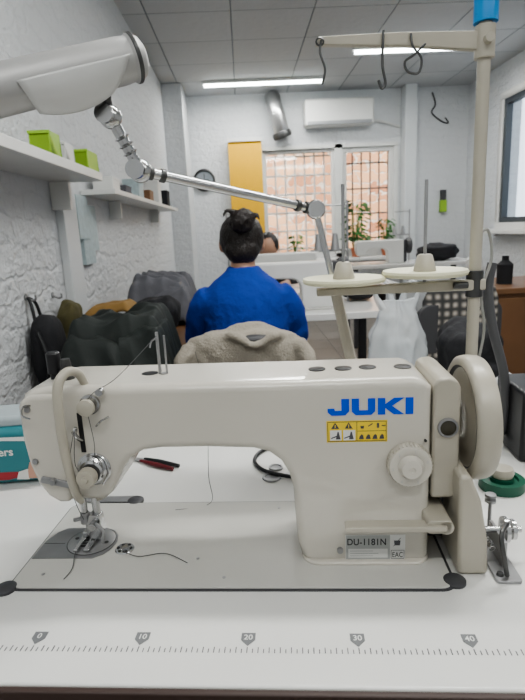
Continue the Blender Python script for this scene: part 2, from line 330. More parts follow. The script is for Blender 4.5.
# hand wheel
hc=(.0,.089,.154)
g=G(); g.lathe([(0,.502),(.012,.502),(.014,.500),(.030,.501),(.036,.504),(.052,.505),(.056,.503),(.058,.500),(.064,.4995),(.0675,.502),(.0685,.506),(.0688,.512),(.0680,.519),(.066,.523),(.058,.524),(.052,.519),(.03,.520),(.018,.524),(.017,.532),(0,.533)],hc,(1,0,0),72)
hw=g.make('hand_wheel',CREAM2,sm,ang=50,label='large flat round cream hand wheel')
g=G(); g.lathe([(.0550,.5032),(.0565,.5020),(.0578,.4998)],hc,(1,0,0),72); g.make('wheel_groove',DGREY,hw)
# stitch dial
dc=(.435,.043,.122)
g=G(); g.lathe([(.021,.0),(.0225,.001),(.0225,.010),(.0215,.013),(.015,.014),(.013,.013),(.0115,.016),(.010,.020),(.003,.021),(.0025,.020),(0,.020)],dc,(0,-1,0),48); sd=g.make('stitch_dial',CREAM,sm,label='round cream stitch length dial')
g=G()
for i in range(36):
    a=2*math.pi*i/36; g.cyl((dc[0]+.0225*math.cos(a),.0415,dc[2]+.0225*math.sin(a)),(dc[0]+.0225*math.cos(a),.032,dc[2]+.0225*math.sin(a)),.0009,n=6)
g.make('dial_knurl',CREAM2,sd)
for i in range(6):
    a=rd(20+i*55); textmesh(str(i),.0045,LABG,sd,dc[0]+.018*math.cos(a)-.0015,dc[2]+.018*math.sin(a)-.002,.0289,'dial_number')
G().cyl((.452,.043,.146),(.452,.0405,.146),.0015,n=12).make('dial_index',DSTEEL,sm)
# reverse lever
g=G(); g.ext(rrect(.366,.0565,.470,.0625,.0025),.014,.030); g.ext(rrect(.450,.052,.476,.067,.004),.018,.070); lv=g.make('reverse_lever',CREAM2,sm,.0015,2,label='long flat cream reverse lever')
g=G(); g.cyl((.470,.046,.059),(.470,.018,.059),.0075,n=20); g.make('lever_boss',CREAM2,lv)
def letters():
    L=[(0,[(.8,1),(1.25,1),(1.25,.25),(1.02,0),(.22,0),(0,.2),(0,.42),(.40,.42),(.42,.28),(.8,.28)]),
       (1.40,[(0,1),(.42,1),(.42,.28),(.93,.28),(.93,1),(1.35,1),(1.35,.22),(1.13,0),(.22,0),(0,.22)]),
       (2.90,[(0,0),(0,1),(.42,1),(.42,.62),(.92,1),(1.5,1),(.80,.52),(1.5,0),(.92,0),(.42,.40),(.42,0)]),
       (4.48,[(0,0),(.44,0),(.44,1),(0,1)])]
    g=G()
    for ox,P in L: g.ext([(.3515+(ox+a)*.0178,.1755+b*.0178) for a,b in P],.0422,.0432)
    return g
letters().make('brand_lettering',BLUEL,sm,smooth=False,label='bold blue capital lettering')
g=G(); g.flat([(.350,.1455),(.413,.1455),(.413,.1695),(.350,.1695)],.0427)
g.k=1
def ring(x0,z0,x1,z1,w,y=.0424):
    g.flat([(x0,z0),(x1,z0),(x1,z0+w),(x0,z0+w)],y);g.flat([(x0,z1-w),(x1,z1-w),(x1,z1),(x0,z1)],y);g.flat([(x0,z0),(x0+w,z0),(x0+w,z1),(x0,z1)],y);g.flat([(x1-w,z0),(x1,z0),(x1,z1),(x1-w,z1)],y)
ring(.351,.1465,.412,.1685,.0006)
g.flat([(.3812,.1465),(.3818,.1465),(.3818,.1685),(.3812,.1685)],.0424)
g.flat([(.3818,.1575),(.412,.1575),(.412,.1580),(.3818,.1580)],.0424)
for cx in (.359,.373): g.flat([(cx-.0042,.1608),(cx+.0042,.1608),(cx,.1678)],.0423)
g.flat([(.385,.1635),(.389,.1635),(.3885,.1605),(.3855,.1605)],.0422); g.flat([(.3935,.1625),(.398,.1655),(.3975,.1665),(.393,.1635)],.0422); g.flat([(.402,.1610),(.4045,.1610),(.4045,.1665),(.402,.1665)],.0422); g.flat([(.407,.163),(.411,.163),(.411,.164),(.407,.164)],.0422)
for x0,x1 in ((.3535,.3655),(.3672,.3798)):
    g.flat([(x0+.001,.1495),(x0+.009,.1525),(x0+.0085,.1538),(x0+.001,.1508)],.0421); g.flat([(x0+.006,.149),(x0+.011,.149),(x0+.009,.1575),(x0+.0078,.1575)],.0421)
for x0 in (.3835,.3905,.3975,.4045): g.flat([(x0,.1488),(x0+.0052,.1488),(x0+.0045,.1530),(x0+.0028,.1545),(x0+.0008,.152)],.0421)
g.k=2
for x0,x1 in ((.3535,.3655),(.3672,.3798)): g.flat([(x0,.1478),(x1,.1478),(x1,.1592),(x0,.1592)],.0422)
g.k=0
for cx in (.359,.373): g.flat([(cx-.0004,.1618),(cx+.0004,.1618),(cx+.0004,.1655),(cx-.0004,.1655)],.0420)
g.make('warning_label',[YEL,INK,WPL],sm,smooth=False,label='yellow warning label with black pictograms')
g=G(); g.flat([(.368,.005),(.433,.005),(.433,.0365),(.368,.0365)],.0425); g.k=1; g.flat([(.3685,.0055),(.4165,.0055),(.4165,.0360),(.3685,.0360)],.0422)
g.k=0; g.flat([(.371,.0085),(.414,.0085),(.414,.0195),(.371,.0195)],.04205)
g.k=1
for i in range(3): g.flat([(.373,.0105+i*.003),(.398+3*(i%2)*.002,.0105+i*.003),(.398+3*(i%2)*.002,.0112+i*.003),(.373,.0112+i*.003)],.0419)
g.k=2
ring(.4175,.0072,.4320,.0178,.0005,.0420)
g.flat([(.4215,.0235),(.4272,.0235),(.4278,.0295),(.4208,.0295)],.0421); g.flat([(.4198,.0225),(.4206,.0225),(.4282,.0325),(.4274,.0325)],.0420)
mp=g.make('model_plate',[WPL,LABG,INK],sm,smooth=False,label='grey model plate with black lettering')
textmesh('DU-1181N',.0112,BLACK,mp,.3695,.0243,.0418,'model_lettering',sx=.82,bold=.00015,sp=1.04)
textmesh('EAC',.0088,BLACK,mp,.4187,.0092,.0419,'mark_lettering',sx=.70,bold=.00005,sp=1.05)
g=G(); g.cyl((.362,.043,.018),(.362,.040,.018),.0035,n=14); g.make('column_screw',STEEL,sm)
# thread path
g=G(); g.tube([(.166,.086,.258),(.13,.05,.222),(.107,.036,.209),(.100,.033,.193),(.104,.030,.150),(.097,.024,.123),(.085,.020,.135),(.086,.026,.171),(.072,.028,.12),(.060,.06,.07),(nx,ny-.001,.028)],.0004,5); g.make('needle_thread',THREADM,sm)
g=G(); g.tube([(.196,.146,.225),(.205,.150,.16),(.200,.150,.06),(.196,.17,.006),(.150,.155,.0045)],.0004,5); g.make('loose_thread',THREADM,sm)
g=G(); g.tube([(.108,.062,.005),(.13,.052,.0045),(.16,.058,.0042),(.19,.040,.0042)],.0005,5); g.make('bobbin_thread',THREADM,sm)
g=G(); g.tube([(.056,.083,.006),(.052,.06,.0058),(.060,.03,.0045),(.058,.012,.0042)],.0005,5); g.make('needle_thread_tail',THREADM,sm)
# ================================================================= table objects
bw=thing('bobbin_winder','small steel bobbin winder screwed to the white table','bobbin winder',TF)
g=G(); g.ext(rrect(.520,.008,.546,.100,.004),.0,.004,'z'); g.ext([(.533,.0),(.533,.034),(.537,.034),(.537,.0)],.03,.075); g.make('base_plate',STEEL,bw,.001,2)
g=G(); g.cyl((.522,.055,.034),(.560,.055,.034),.0035,n=14); g.cyl((.541,.055,.034),(.545,.055,.034),.014,n=28); g.cyl((.549,.055,.034),(.553,.055,.034),.011,n=24); g.make('winder_spindle',CHROME,bw)
g=G(); g.tube([(.532,.015,.006),(.526,.010,.03),(.524,.015,.052),(.535,.03,.056)],.0025,8); g.make('winder_lever',DSTEEL,bw)
g=G(); g.cyl((.541,.095,.004),(.541,.095,.050),.0022,n=8); g.lathe([(.0,.0),(.006,.001),(.0065,.004),(.003,.006),(.0065,.008),(.006,.011),(0,.012)],(.541,.095,.044),(0,0,1),18); g.make('winder_post',STEEL,bw)
g=G()
P=[(.527+.0035*math.cos(i*.9),.040+i*.0011,.018+.0035*math.sin(i*.9)) for i in range(40)]; g.tube(P,.0007,5,sub=2); g.make('winder_spring',CHROME,bw)
for y in (.018,.088): G().lathe([(0,.003),(.003,.003),(.0038,.001),(.0038,0)],(.526,y,.004),(0,0,1),12).make('winder_screw',DSTEEL,bw)
g=G(); g.lathe([(.006,0),(.020,0),(.030,0),(.030,.014),(.022,.014),(.021,.010),(.016,.011),(.016,.016),(.006,.017)],(.600,.215,0),(0,0,1),32)
g.make('tape_roll',GREEN,frame=TF.copy(),label='dark green tape roll lying on the white table',cat='tape')
g=G(); g.lathe([(0,.0),(.014,.0),(.016,.006),(.014,.012),(.005,.013),(0,.013)],(.60,.215,.0172),(0,0,1),28); g.make('bobbin',CREAM2,frame=TF.copy(),label='pale bobbin resting on the green tape roll',cat='bobbin')
bb=thing('control_box','black plastic motor control box on the table','control box',TF)
G().box((.655,.29,0),(.80,.40,.112)).make('box_body',BLACK,bb,.006)
G().box((.67,.287,.03),(.78,.2905,.09)).make('box_panel',DGREY,bb,.002)
sn=thing('thread_snips','black thread snips with pointed steel blades lying on the table','scissors',TF)
g=G(); g.tube([(.060,.322,.004),(.090,.306,.005),(.125,.292,.004)],[.002,.0045,.003],8); g.make('snip_handle',BLACK,sn)
g=G(); g.tube([(.055,.314,.004),(.085,.296,.005),(.118,.281,.004)],[.002,.0042,.003],8); g.make('snip_handle',mat('dark_red_plastic',(.12,.01,.015),.4),sn,label='dark red handle')
g=G(); g.ext([(.060,.322),(.054,.312),(.010,.338)],.002,.004,'z'); g.make('snip_blade',STEEL,sn)
g=G(); g.tube([(.330,.240,.004),(.295,.252,.004),(.262,.272,.004),(.246,.305,.004),(.252,.338,.004),(.275,.360,.004),(.310,.365,.004),(.35,.35,.004)],.0030,8); g.make('electric_cable',BLACK,frame=TF.copy(),label='black cable curling over the table behind the machine',cat='cable')
wp=thing('wipes_pack','teal and white soft pack of wipes standing on the table','wipes pack',TF@T(-.135,.285,0,8))
G().box((-.10,-.045,0),(.078,.045,.094)).make('pack_body',TEAL,wp,.016,4)
G().box((-.09,-.035,.088),(.068,.035,.108)).make('pack_lid',mat('clear_grey_plastic',(.35,.40,.42),.25),wp,.008,3,label='clear grey lid')
g=G(); g.flat([(-.09,.012),(.0,.010),(.020,.014),(.016,.022),(-.09,.026)],-.0458); g.k=1; g.flat([(-.09,.076),(.0,.074),(.05,.070),(.074,.060),(.074,.066),(.05,.078),(-.09,.082)],-.0459)
g.flat([(.012,.010),(.030,.008),(.040,.018),(.030,.026),(.016,.022)],-.0460)
g.k=2; g.flat([(.030,.010),(.066,.009),(.072,.022),(.070,.038),(.058,.047),(.044,.045),(.034,.036),(.030,.022)],-.0461)
g.k=3; g.flat([(.036,.038),(.044,.047),(.058,.050),(.071,.041),(.064,.044),(.050,.044)],-.0463)
g.flat([(.046,.030),(.049,.030),(.049,.033),(.046,.033)],-.0463); g.flat([(.058,.030),(.061,.030),(.061,.033),(.058,.033)],-.0463)
g.make('pack_print',[RED,WPL,mat('peach_print',(.55,.32,.24),.5),mat('brown_print',(.08,.04,.03),.5)],wp,smooth=False)
textmesh('ers',.018,WPL,wp,-.010,.050,-.0463,'pack_lettering',bold=.0004)
# ================================================================= THREAD STAND
ts=thing('thread_stand','cream metal thread stand with two spool discs and a tall pole','thread stand',TF)
px,py=.579,.30
G().cyl((px,py,0),(px,py,.655),.0085,n=20).make('stand_pole',CREAM2,ts)
g=G(); g.lathe([(0,.006),(.028,.005),(.030,0)],(px,py,0),(0,0,1),28); g.lathe([(.0086,0),(.016,.001),(.016,.03),(.0086,.032)],(px,py,0),(0,0,1),24); g.make('pole_base',DGREY,ts)
g=G(); g.lathe([(0,.070),(.012,.068),(.015,.060),(.0155,0),(.0086,0)],(px,py,.615),(0,0,1),28); g.make('pole_cap',BLUEC,ts,label='bright blue pole cap')
g=G(); g.ext([(.352,.268),(.592,.268),(.592,.284),(.352,.278)],py-.011,py+.011); g.make('spool_arm',CREAM2,ts,.002,2)
g=G(); g.cyl((px,py,.258),(px,py,.296),.012,n=20); g.cyl((px-.014,py-.016,.277),(px-.034,py-.016,.277),.005,n=14); g.make('arm_clamp',DSTEEL,ts,.001,2)
for x,zz in ((.392,.284),(.508,.290)):
    g=G(); g.lathe([(0,.002),(.055,.001),(.059,.0025),(.0605,.006),(.059,.0095),(.050,.0085),(.0,.0075)],(x,py,zz),(0,0,1),48); g.make('spool_disc',LCREAM,ts,label='pale cream round spool disc')
    g=G(); g.lathe([(0,.024),(.008,.024),(.0105,.022),(.016,.002),(.016,0)],(x,py,zz+.008),(0,0,1),24); g.make('cone_holder',CREAM2,ts)
    G().cyl((x,py,zz-.012),(x,py,.424),.0024,n=12).make('spool_pin',STEEL,ts)
g=G(); g.ext([(.358,.602),(.362,.612),(.470,.610),(.590,.604),(.590,.580),(.470,.594)],py-.006,py+.006); g.make('guide_arm',CREAM2,ts,.0015,2)
g=G(); g.cyl((px,py,.572),(px,py,.612),.013,n=20); g.cyl((px,py-.01,.592),(px,py-.022,.592),.006,n=14); g.make('guide_clamp',CREAM2,ts,.001,2)
g=G(); g.tube([(.447,py-.008,.612),(.446,py-.01,.60),(.445,py-.012,.57),(.449,py-.012,.548),(.444,py-.012,.542),(.440,py-.012,.552)],.0018,8)
g.make('thread_hook',DSTEEL,ts)
g=G(); g.tube([(.482,py-.008,.606),(.484,py-.012,.59),(.495,py-.012,.575),(.492,py-.012,.558),(.478,py-.012,.560),(.474,py-.012,.572),(.486,py-.012,.580),(.50,py-.012,.592)],.0016,8)
g.make('thread_hook',DSTEEL,ts)
g=G(); g.tube([(.366,py-.008,.606),(.364,py-.012,.590),(.370,py-.012,.57),(.366,py-.012,.552)],.0016,8); g.lathe([(.004,-.002),(.006,0),(.004,.002)],(.364,py-.01,.604),(0,1,0),14)
g.make('thread_hook',DSTEEL,ts)
g=G(); g.tube([(.624,.36,.30),(.618,.355,.26),(.626,.35,.20),(.648,.35,.12),(.650,.35,.04),(.640,.36,.008)],.0075,14); g.make('air_hose',mat('grey_hose',(.09,.09,.095),.45),frame=TF.copy(),label='dark grey hose hanging down to the table',cat='hose')
g=G(); g.tube([(.588,.32,.345),(.605,.33,.35),(.612,.33,.31),(.596,.32,.26),(.606,.33,.20),(.596,.33,.12),(.60,.34,.006)],.0022,8); g.make('electric_cable',mat('pale_cable',(.30,.30,.28),.5),frame=TF.copy(),label='pale cord looped beside the stand pole',cat='cable')
# ================================================================= TASK LAMP
lp=thing('task_lamp','silver tubular task lamp on a jointed chrome arm','lamp',TF)
J4=Vector((.436,.36,.012)); J4b=Vector((.385,.36,.262)); J3=Vector((.356,.36,.393)); J2=Vector((.128,.22,.448)); J1=Vector((.103,.20,.510)); H0=Vector((.144,.185,.569))
hd=Vector((-.132,-.070,-.043)).normalized()
g=G(); g.lathe([(0,.014),(.030,.012),(.034,0)],(.436,.36,0),(0,0,1),28); g.cyl((.436,.36,0),(.436,.36,.03),.012); g.make('lamp_base',DSTEEL,lp)
g=G(); g.cyl(J4,J4b,.010,.009,n=8); g.make('lower_sleeve',CREAM2,lp,.001,2)
g=G(); g.cyl(J4b,J3,.0048,n=16); g.make('lower_rod',CHROME,lp)
g=G(); g.cyl(J3,J2,.0065,n=20); g.make('upper_rod',CHROME,lp)
g=G(); g.cyl(J2,J1,.0070,n=16); g.make('head_rod',CHROME,lp)
g=G()
d=(J1-J2)
for i in range(3): g.lathe([(.0070,-.002),(.0100,0),(.0070,.002)],J2+d*(.35+.14*i),d,16)
g.make('rod_collar',CHROME,lp)
for J,r in ((J3,.0150),(J2,.0150),(J1,.0140)):
    g=G(); g.ell(J,(r,r*.85,r)); g.cyl(J+Vector((0,-.019,0)),J+Vector((0,.017,0)),r*.6,n=18); g.cyl(J+Vector((0,-.026,0)),J+Vector((0,-.019,0)),r*.8,n=14); g.make('arm_joint',CHROME,lp)
for t_ in (.05,.11,.88,.94):
    p=J3.lerp(J2,t_); q=J3.lerp(J2,t_+.022); G().cyl(p,q,.009,n=16).make('rod_collar',DSTEEL,lp)
G().tube([J1,J1+Vector((-.004,0,.020)),H0+hd*.040],[.008,.0075,.008],12).make('head_neck',DSTEEL,lp)
R0_=.0255
g=G(); g.lathe([(0,-.012),(.015,-.011),(.0215,-.007),(R0_,0),(R0_+.001,.004),(R0_-.0012,.007),(R0_-.0008,.012),(R0_,.020)],H0,hd,48); g.lathe([(R0_,.020),(R0_+.0015,.31),(.022,.33),(0,.33)],H0,hd,48)
lh=g.make('lamp_head',SILV,lp,label='matte silver tubular lamp housing')
g=G(); g.lathe([(R0_+.001,-.001),(R0_+.0018,.0),(R0_+.0018,.003),(R0_+.001,.004)],H0,hd,48); g.make('end_ring',DSTEEL,lh)
g=G(); g.lathe([(.006,-.0125),(.0075,-.0135),(.0075,-.0115)],H0,hd,18); g.make('end_screw',DSTEEL,lh)
u=hd.cross(Vector((0,0,1))).normalized(); w=u.cross(hd).normalized()
if w.z<0: w=-w
side=-1 if u.y>0 else 1
g=G(); vs=[];NN=18;KK=14
for k in range(KK+1):
    s_=k/KK
    for i in range(NN+1):
        q=i/NN; a=rd(-2-86*q); r=(R0_+.0022)*(1+.40*q**1.6)
        edge=.014*(2*s_-1)**2*q
        t_=.012+.125*s_+(.030*q*(1-s_) if s_<.5 else .030*q*(1-s_))-.012*q*s_
        rr=r-edge*.6
        vs.append(H0+hd*t_+(u*side*math.cos(a)+w*math.sin(a))*rr)
fs=[(k*(NN+1)+i,k*(NN+1)+i+1,(k+1)*(NN+1)+i+1,(k+1)*(NN+1)+i) for k in range(KK) for i in range(NN)]
g.add(vs,fs); ob=g.make('lamp_shade',SHADEW,lp,ang=180,label='pale curved reflector flap'); so=ob.modifiers.new('solid','SOLIDIFY'); so.thickness=.0015
# ================================================================= ROOM
LX,RX,BYW,FYW,CZ=-.77,2.75,6.6,-1.6,2.65
G().box((LX-.1,FYW-.1,-.05),(RX+.1,BYW+.1,0)).make('floor',FLOORM,kind='structure',smooth=False)
G().box((LX-.1,FYW-.1,CZ),(RX+.1,BYW+.1,CZ+.05)).make('ceiling',CEILM,kind='structure',smooth=False)
G().box((LX-.1,FYW,0),(LX,BYW,CZ)).make('wall_left',WALLX,kind='structure',smooth=False)
G().box((LX,FYW-.1,0),(RX,FYW,CZ)).make('wall_front',WALLY,kind='structure',smooth=False)
W0,W1,WZ0,WZ1=.24,1.90,.74,2.06
g=G(); g.box((LX,BYW,0),(W0,BYW+.2,CZ)); g.box((W1,BYW,0),(RX,BYW+.2,CZ)); g.box((W0,BYW,0),(W1,BYW+.2,WZ0)); g.box((W0,BYW,WZ1),(W1,BYW+.2,CZ)); g.make('wall_back',WALLY,kind='structure',smooth=False)
R0,R1,RZ0,RZ1=4.0,5.75,1.0,2.36
g=G(); g.box((RX,FYW,0),(RX+.2,R0,CZ)); g.box((RX,R1,0),(RX+.2,BYW,CZ)); g.box((RX,R0,0),(RX+.2,R1,RZ0)); g.box((RX,R0,RZ1),(RX+.2,R1,CZ)); g.make('wall_right',WALLX,kind='structure',smooth=False)
G().box((LX,6.0,0),(-.56,BYW,CZ)).make('trim_1',WALLY,kind='structure',bevel=.01)
G().box((LX,2.28,0),(-.735,2.46,1.35)).make('trim_2',WPAINT,kind='structure',bevel=.004)
G().box((1.94,6.42,0),(2.08,BYW,CZ)).make('trim_3',WPAINT,kind='structure',bevel=.01)
def frame_xz(x0,x1,z0,z1,w,y0,y1,g):
    g.box((x0,y0,z0),(x1,y1,z0+w)); g.box((x0,y0,z1-w),(x1,y1,z1)); g.box((x0,y0,z0+w),(x0+w,y1,z1-w)); g.box((x1-w,y0,z0+w),(x1,y1,z1-w))
w1=bpy.data.objects.new('window_1',None); COL.objects.link(w1); w1['kind']='structure'
g=G(); frame_xz(W0,W1,WZ0,WZ1,.045,6.58,6.68,g); g.box((1.14,6.58,WZ0),(1.24,6.68,WZ1)); frame_xz(W0+.045,1.14,WZ0+.045,WZ1-.045,.035,6.61,6.66,g); frame_xz(1.24,W1-.045,WZ0+.045,WZ1-.045,.05,6.61,6.66,g); g.make('window_frame',WPL,w1,.004,2)
g=G(); g.box((W0+.05,6.635,WZ0+.05),(W1-.05,6.640,WZ1-.05)); g.make('window_pane',GLASS,w1,smooth=False)
g=G()
for i in range(8): g.cyl((W0+.08+i*.12,6.76,WZ0),(W0+.08+i*.12,6.76,WZ1),.011,n=8)
for i in range(6): 
    z=WZ0+.12+i*.22; g.cyl((W0,6.76,z),(1.2,6.76,z),.011,n=8)
g.make('window_grille',WPL,w1,label='white metal security bars')
g=G()
for i in range(6): g.cyl((1.28+i*.11,6.76,WZ0),(1.28+i*.11,6.76,WZ1),.009,n=8)
for z in (.95,1.25,1.55,1.85): g.cyl((1.22,6.76,z),(W1,6.76,z),.009,n=8)
g.make('window_grille',DGREY,w1,label='dark metal security bars')
G().box((W0-.05,6.30,WZ0-.04),(W1+.02,6.62,WZ0-.003)).make('window_sill',WPL,w1,.005)
w2=bpy.data.objects.new('window_2',None); COL.objects.link(w2); w2['kind']='structure'
g=G()
for a,b in (((R0,RZ0),(R1,RZ0+.07)),((R0,RZ1-.07),(R1,RZ1)),((R0,RZ0+.07),(R0+.07,RZ1-.07)),((R1-.07,RZ0+.07),(R1,RZ1-.07))): g.box((RX-.03,a[0],a[1]),(RX+.07,b[0],b[1]))
g.make('window_frame',WPL,w2,.004,2)
g=G()
for a,b in (((R0+.07,RZ0+.07),(R1-.07,RZ0+.12)),((R0+.07,RZ1-.12),(R1-.07,RZ1-.07)),((4.80,RZ0+.12),(4.88,RZ1-.12)),((R1-.12,RZ0+.12),(R1-.07,RZ1-.12))): g.box((RX-.015,a[0],a[1]),(RX+.05,b[0],b[1]))
g.make('window_sash',DFRAME,w2,.003,2,label='dark window sash')
G().box((RX+.03,R0+.05,RZ0+.05),(RX+.035,R1-.05,RZ1-.05)).make('window_pane',GLASS,w2,smooth=False)
G().box((RX-.14,R0-.05,RZ0-.04),(RX+.05,R1+.05,RZ0)).make('window_sill',WPL,w2,.005)
G().box((-2,9.2,-.5),(3.6,9.5,4.5)).make('wall_outside',EXTB,kind='structure',smooth=False)
G().box((5.2,1.0,-.5),(5.5,9.5,3.4)).make('wall_neighbour',mat('pale_render',(.26,.30,.34),.8,0,.25,1.5),kind='structure',smooth=False)
G().box((-3,6.81,-.1),(6,9.2,-.05)).make('floor_outside',FLOORM,kind='structure',smooth=False)
def fixture(cx,cy,L,pw,rot=0):
    e=thing('ceiling_light','long slim white fluorescent batten on the ceiling, some added for light','ceiling light',T(cx,cy,CZ,rot),group='fluorescent battens on the ceiling')
    G().box((-L/2,-.035,-.03),(L/2,.035,-.0005)).make('light_housing',WPL,e,.004,2)
    g=G(); g.cyl((-L/2+.02,0,-.042),(L/2-.02,0,-.042),.016,n=14); g.make('light_tube',TUBEM,e)
    ld=bpy.data.lights.new('tube_glow','AREA'); ld.shape='RECTANGLE'; ld.size=L; ld.size_y=.10; ld.energy=pw; ld.color=(1,1,.97)
    lo=bpy.data.objects.new('tube_glow',ld); COL.objects.link(lo); lo.matrix_world=T(cx,cy,CZ-.075,rot)
fixture(.30,6.0,1.28,22); fixture(1.66,5.10,1.2,22); fixture(1.0,3.3,1.25,16)  # the last batten is out of view, added for light
fixture(.62,1.15,1.25,32); fixture(-.1,-.6,1.25,15); fixture(1.5,-.6,1.25,12)  # unseen overhead battens, added to light the near part of the room
su=bpy.data.lights.new('sun','SUN'); su.energy=7.5; su.angle=.05; so_=bpy.data.objects.new('sun',su); COL.objects.link(so_); so_.matrix_world=Matrix.Rotation(rd(-20),4,'Z')@Matrix.Rotation(rd(52),4,'X')
wd=bpy.data.worlds.new('world'); bpy.context.scene.world=wd; wd.use_nodes=True
nt=wd.node_tree; bg=nt.nodes['Background']; bg.inputs[0].default_value=(.80,.90,1,1); bg.inputs[1].default_value=2.2
# shelves left
sh=thing('wall_shelf','white wall shelf holding green and white boxes','shelf')
G().box((LX+.002,.9,1.352),(-.57,2.32,1.385)).make('shelf_board',WPL,sh,.003)
G().box((LX+.002,2.24,1.24),(-.69,2.27,1.352)).make('shelf_bracket',WPL,sh,.003)
sh=thing('wall_shelf','long white wall shelf with small spools and boxes','shelf')
G().box((LX+.002,2.66,1.325),(-.60,5.15,1.35)).make('shelf_board',WPL,sh,.003)
for y in (3.2,4.6): G().box((LX+.002,y,1.22),(-.70,y+.02,1.325)).make('shelf_bracket',WPL,sh,.002)
def openbox(name,x0,y0,z0,x1,y1,z1,m,label,cat,t=.004):
    g=G(); g.box((x0,y0,z0),(x1,y1,z0+t)); g.box((x0,y0,z0),(x0+t,y1,z1)); g.box((x1-t,y0,z0),(x1,y1,z1)); g.box((x0+t,y0,z0),(x1-t,y0+t,z1)); g.box((x0+t,y1-t,z0),(x1-t,y1,z1))
    g.box((x0-.003,y0-.003,z1-.01),(x1+.003,y0,z1)); return g.make(name,m,label=label,cat=cat,bevel=.0015,seg=2)
openbox('storage_box',-.66,1.80,1.386,-.595,1.90,1.465,LIME,'lime green plastic box on the white shelf','box')
openbox('storage_box',-.66,1.96,1.386,-.60,2.06,1.455,WPL,'small white plastic box on the shelf','box')
openbox('storage_box',-.65,2.14,1.386,-.575,2.29,1.455,LIME,'green open plastic bin on the shelf end','box')
for i,(y,h,m,lb) in enumerate(((2.8,.07,WPL,'small white carton on the long shelf'),(3.1,.05,GREYC,'grey carton on the long shelf'),(3.5,.12,PAPER,'pale box on the long shelf'),(3.9,.08,WOOD,'brown carton on the long shelf'),(4.3,.20,WPL,'tall white carton on the long shelf'),(4.8,.14,DARKC,'black carton on the long shelf'))):
    g=G(); g.box((-.74,y,1.351),(-.64,y+.16,1.351+h)); g.box((-.742,y-.002,1.351+h*.8),(-.638,y+.162,1.353+h)); g.make('carton',m,label=lb,cat='box',bevel=.003)
g=G()
for i,(y,z,h) in enumerate(((2.50,1.12,.20),(2.56,1.00,.26),(2.66,1.06,.22))): g.box((LX+.001,y,z),(LX+.026-.004*i,y+.17,z+h))
g.make('wall_notice',PAPER,label='pale printed papers pinned to the white wall',cat='paper',smooth=False)
ck=thing('wall_clock','round grey wall clock with a dark rim','clock',T(-.42,BYW,1.72))
g=G(); g.lathe([(0,.02),(.11,.02)],(0,0,0),(0,-1,0),36); g.make('clock_face',CLOCKF,ck)
g=G(); g.lathe([(.105,0),(.105,.03),(.115,.04),(.13,.03),(.13,0)],(0,0,0),(0,-1,0),36); g.make('clock_rim',DSTEEL,ck)
g=G(); g.box((-.004,-.026,0),(.004,-.022,.07)); g.box((0,-.026,-.004),(.055,-.022,.004)); g.make('clock_hand',BLACK,ck)
ac=thing('air_conditioner','white wall air conditioner below the tiled ceiling','air conditioner',T(.78,BYW,2.24))
G().box((0,-.20,0),(.80,-.001,.29)).make('unit_body',WPL,ac,.03,4)
g=G(); g.box((.03,-.203,.01),(.77,-.17,.05)); g.make('air_flap',mat('vent_grey',(.30,.31,.32),.5),ac,.004)
g=G(); g.tube([(.80,-.05,.06),(.90,-.05,.05),(1.0,-.04,.02),(1.14,-.03,-.02)],.014,8); g.make('coolant_pipe',WPL,ac)
g=G(); g.tube([(2.30,6.58,2.58),(2.34,6.58,2.45),(2.30,6.58,2.36),(2.42,6.58,2.26),(2.50,6.58,2.24),(2.46,6.58,2.30)],.008,8); g.make('electric_cable',BLACK,label='black cable dangling on the back wall',cat='cable')
du=thing('vent_duct','silver foil vent duct bending down the back wall','duct')
g=G(); P=[];R_=[]
for i in range(30):
    t_=i/29; P.append((.42+.10*t_**1.2,6.50-.06*math.sin(t_*3),2.60-.42*t_)); R_.append(.088+(.005 if i%2 else 0))
g.tube(P,R_,20,smooth=False); g.make('duct_hose',SILVD,du)
g=G(); g.lathe([(.06,-.03),(.105,-.03),(.115,0),(.105,.04),(.06,.04)],P[-1],(.3,.1,-1),28); g.make('duct_collar',DSTEEL,du)
bl=thing('vertical_blind','yellow fabric vertical blind beside the window','blind')
G().box((-.12,6.47,2.12),(.28,6.52,2.16)).make('blind_rail',WPL,bl,.003)
for i in range(4):
    x=-.115+i*.097; g=G(); g.box((0,-.003,.85),(.098,.003,2.12),None); o=g.make('blind_slat',CURT,bl,smooth=False); o.matrix_local=T(x,6.495,0,4)
def plant(x,y,z,h,n,s,label):
    e=thing('potted_plant',label,'plant',T(x,y,z))
    g=G(); g.lathe([(0,0),(.04*s,0),(.055*s,.09*s),(.06*s,.09*s),(.06*s,.10*s),(.05*s,.10*s),(.048*s,.085*s),(0,.085*s)],(0,0,0),(0,0,1),20); g.make('plant_pot',TERR,e)
    g=G()
    for i in range(n):
        a=random.uniform(0,6.28); r=random.uniform(.02,.13)*s; hh=h*random.uniform(.3,1); d=Vector((math.cos(a),math.sin(a)*.4,0)); p0=Vector((0,0,.08*s)); p1=d*r*.8+Vector((0,0,hh*.95)); p2=p1+d*.09*s+Vector((0,0,-.03)); sd_=Vector((-d.y,d.x,.5)).normalized()*.030*s
        g.add([p0,p0+Vector((.003,0,0)),p1+Vector((.003,0,0)),p1],[(0,1,2,3)]); g.add([p1,(p1+p2)/2+sd_,p2,(p1+p2)/2-sd_],[(0,1,2,3)])
    g.make('plant_leaves',LEAF,e,smooth=False)
plant(1.36,6.44,WZ0-.003,.70,80,1.1,'tall bushy green plant in a clay pot on the sill')
plant(1.72,6.46,WZ0-.003,.46,55,.8,'low green plant in a clay pot on the sill')
plant(.62,6.46,WZ0-.003,.32,30,.8,'small green plant on the window sill')
gd=thing('wall_dispenser','small green and black dispenser on the back wall','dispenser',T(2.46,BYW,1.22))
